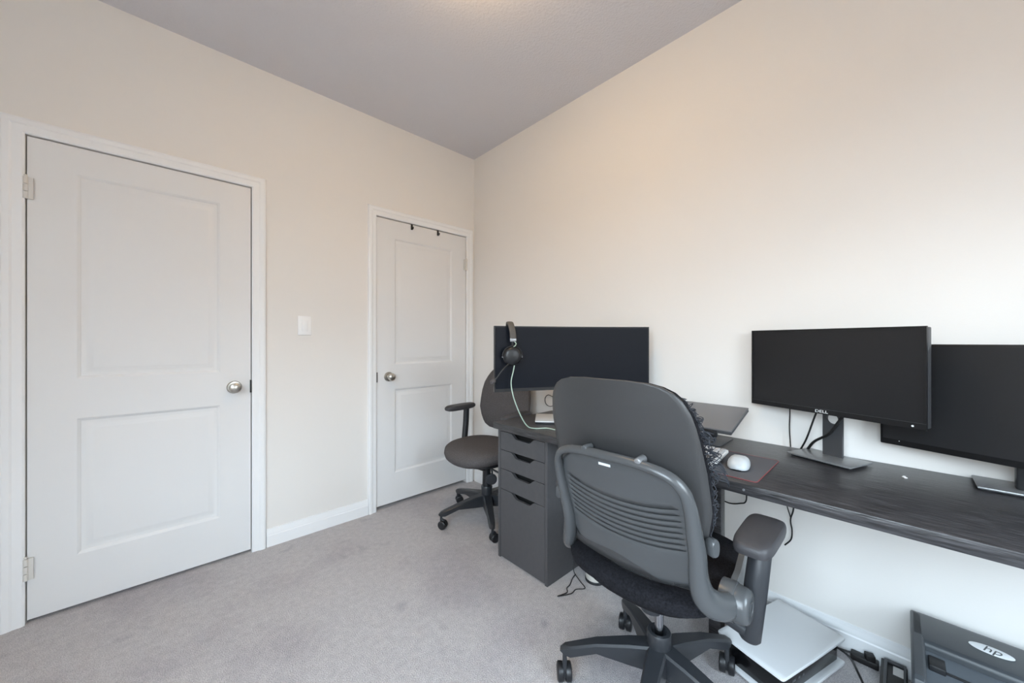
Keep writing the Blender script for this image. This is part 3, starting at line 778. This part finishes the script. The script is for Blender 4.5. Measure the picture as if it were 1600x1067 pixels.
m.build('paper_guide', BLK, P, world=True)
MB().box((1.575, -.215, .2315), (.05, .03, .002), MX.Rotation(R(25), 3, 'Z')).box((1.545, -.235, .229), (.03, .02, .002), MX.Rotation(R(-20), 3, 'Z')).build('paper_label', LETTER, P, world=True)
lm = MB().sell(.021, .042, 2, [(1, .2735), (1, .2748), (.96, .2752)], None, 40, (1.757, -.178, 0))
lm.build('emblem', LETTER, P, world=True)
tm = P.matrix_basis.inverted() @ MX.Translation((1.7565, -.178, .2754)) @ MX.Rotation(R(-90), 4, 'Z') @ MX.Scale(1.15, 4, (0, 1, 0))
text_mesh('emblem_lettering', 'hp', .036, PRINT, tm, P, shear=.35, ext=.0003)

# dark tray between console cord and printer
t = thing('document_tray', 'low dark box with a grey framed lid, on the carpet left of the printer', 'box', (1.75, .02, 0))
MB().span((1.60, -.012, .0), (1.868, .052, .046), .003).build('body', IRON, t, world=True)
m = MB().span((1.60, -.010, .046), (1.866, -.004, .052), .001).span((1.60, .036, .046), (1.866, .044, .052), .001).span((1.852, -.004, .046), (1.866, .036, .052), .001).span((1.60, -.004, .046), (1.612, .036, .052), .001)
m.build('lid_frame', GREYMET, t, world=True)
MB().span((1.80, -.003, .046), (1.845, .022, .0475)).build('panel', PALEBASE, t, world=True)

# ------------------------------------------------------------------ light
w = bpy.data.worlds.new('sky'); sc.world = w; w.use_nodes = True
nt = w.node_tree; bg = nt.nodes['Background']
tc = nt.nodes.new('ShaderNodeTexCoord'); sx = nt.nodes.new('ShaderNodeSeparateXYZ'); rp = nt.nodes.new('ShaderNodeValToRGB')
mr = nt.nodes.new('ShaderNodeMapRange'); mr.inputs['From Min'].default_value = -1; mr.inputs['From Max'].default_value = 1
nt.links.new(tc.outputs['Generated'], sx.inputs[0]); nt.links.new(sx.outputs['Z'], mr.inputs['Value']); nt.links.new(mr.outputs[0], rp.inputs['Fac']); nt.links.new(rp.outputs['Color'], bg.inputs['Color'])
e = rp.color_ramp.elements
e[0].position = 0; e[0].color = (.10, .09, .08, 1)
e[1].position = 1; e[1].color = (.82, 1.03, 1.24, 1)
for p, c in ((.50, (.14, .12, .10, 1)), (.545, (.20, .175, .155, 1)), (.585, (.82, .95, 1.05, 1)), (.70, (.84, 1.03, 1.18, 1))):
    q = e.new(p); q.color = c
bg.inputs['Strength'].default_value = 7.6
# ------------------------------------------------------------------ camera
cam = bpy.data.cameras.new('camera'); co = bpy.data.objects.new('camera', cam); col.objects.link(co)
cam.sensor_fit = 'HORIZONTAL'; cam.sensor_width = 36; cam.lens = 572/1600*36; cam.clip_start = .02
co.location = (0, 0, 1.18); co.rotation_euler = (R(90), 0, R(46.84-90))
sc.camera = co
sc.view_settings.view_transform = 'Standard'; sc.view_settings.look = 'None'
sc.view_settings.exposure = 1.2; sc.view_settings.gamma = 1
sc.cycles.max_bounces = 12; sc.cycles.diffuse_bounces = 8
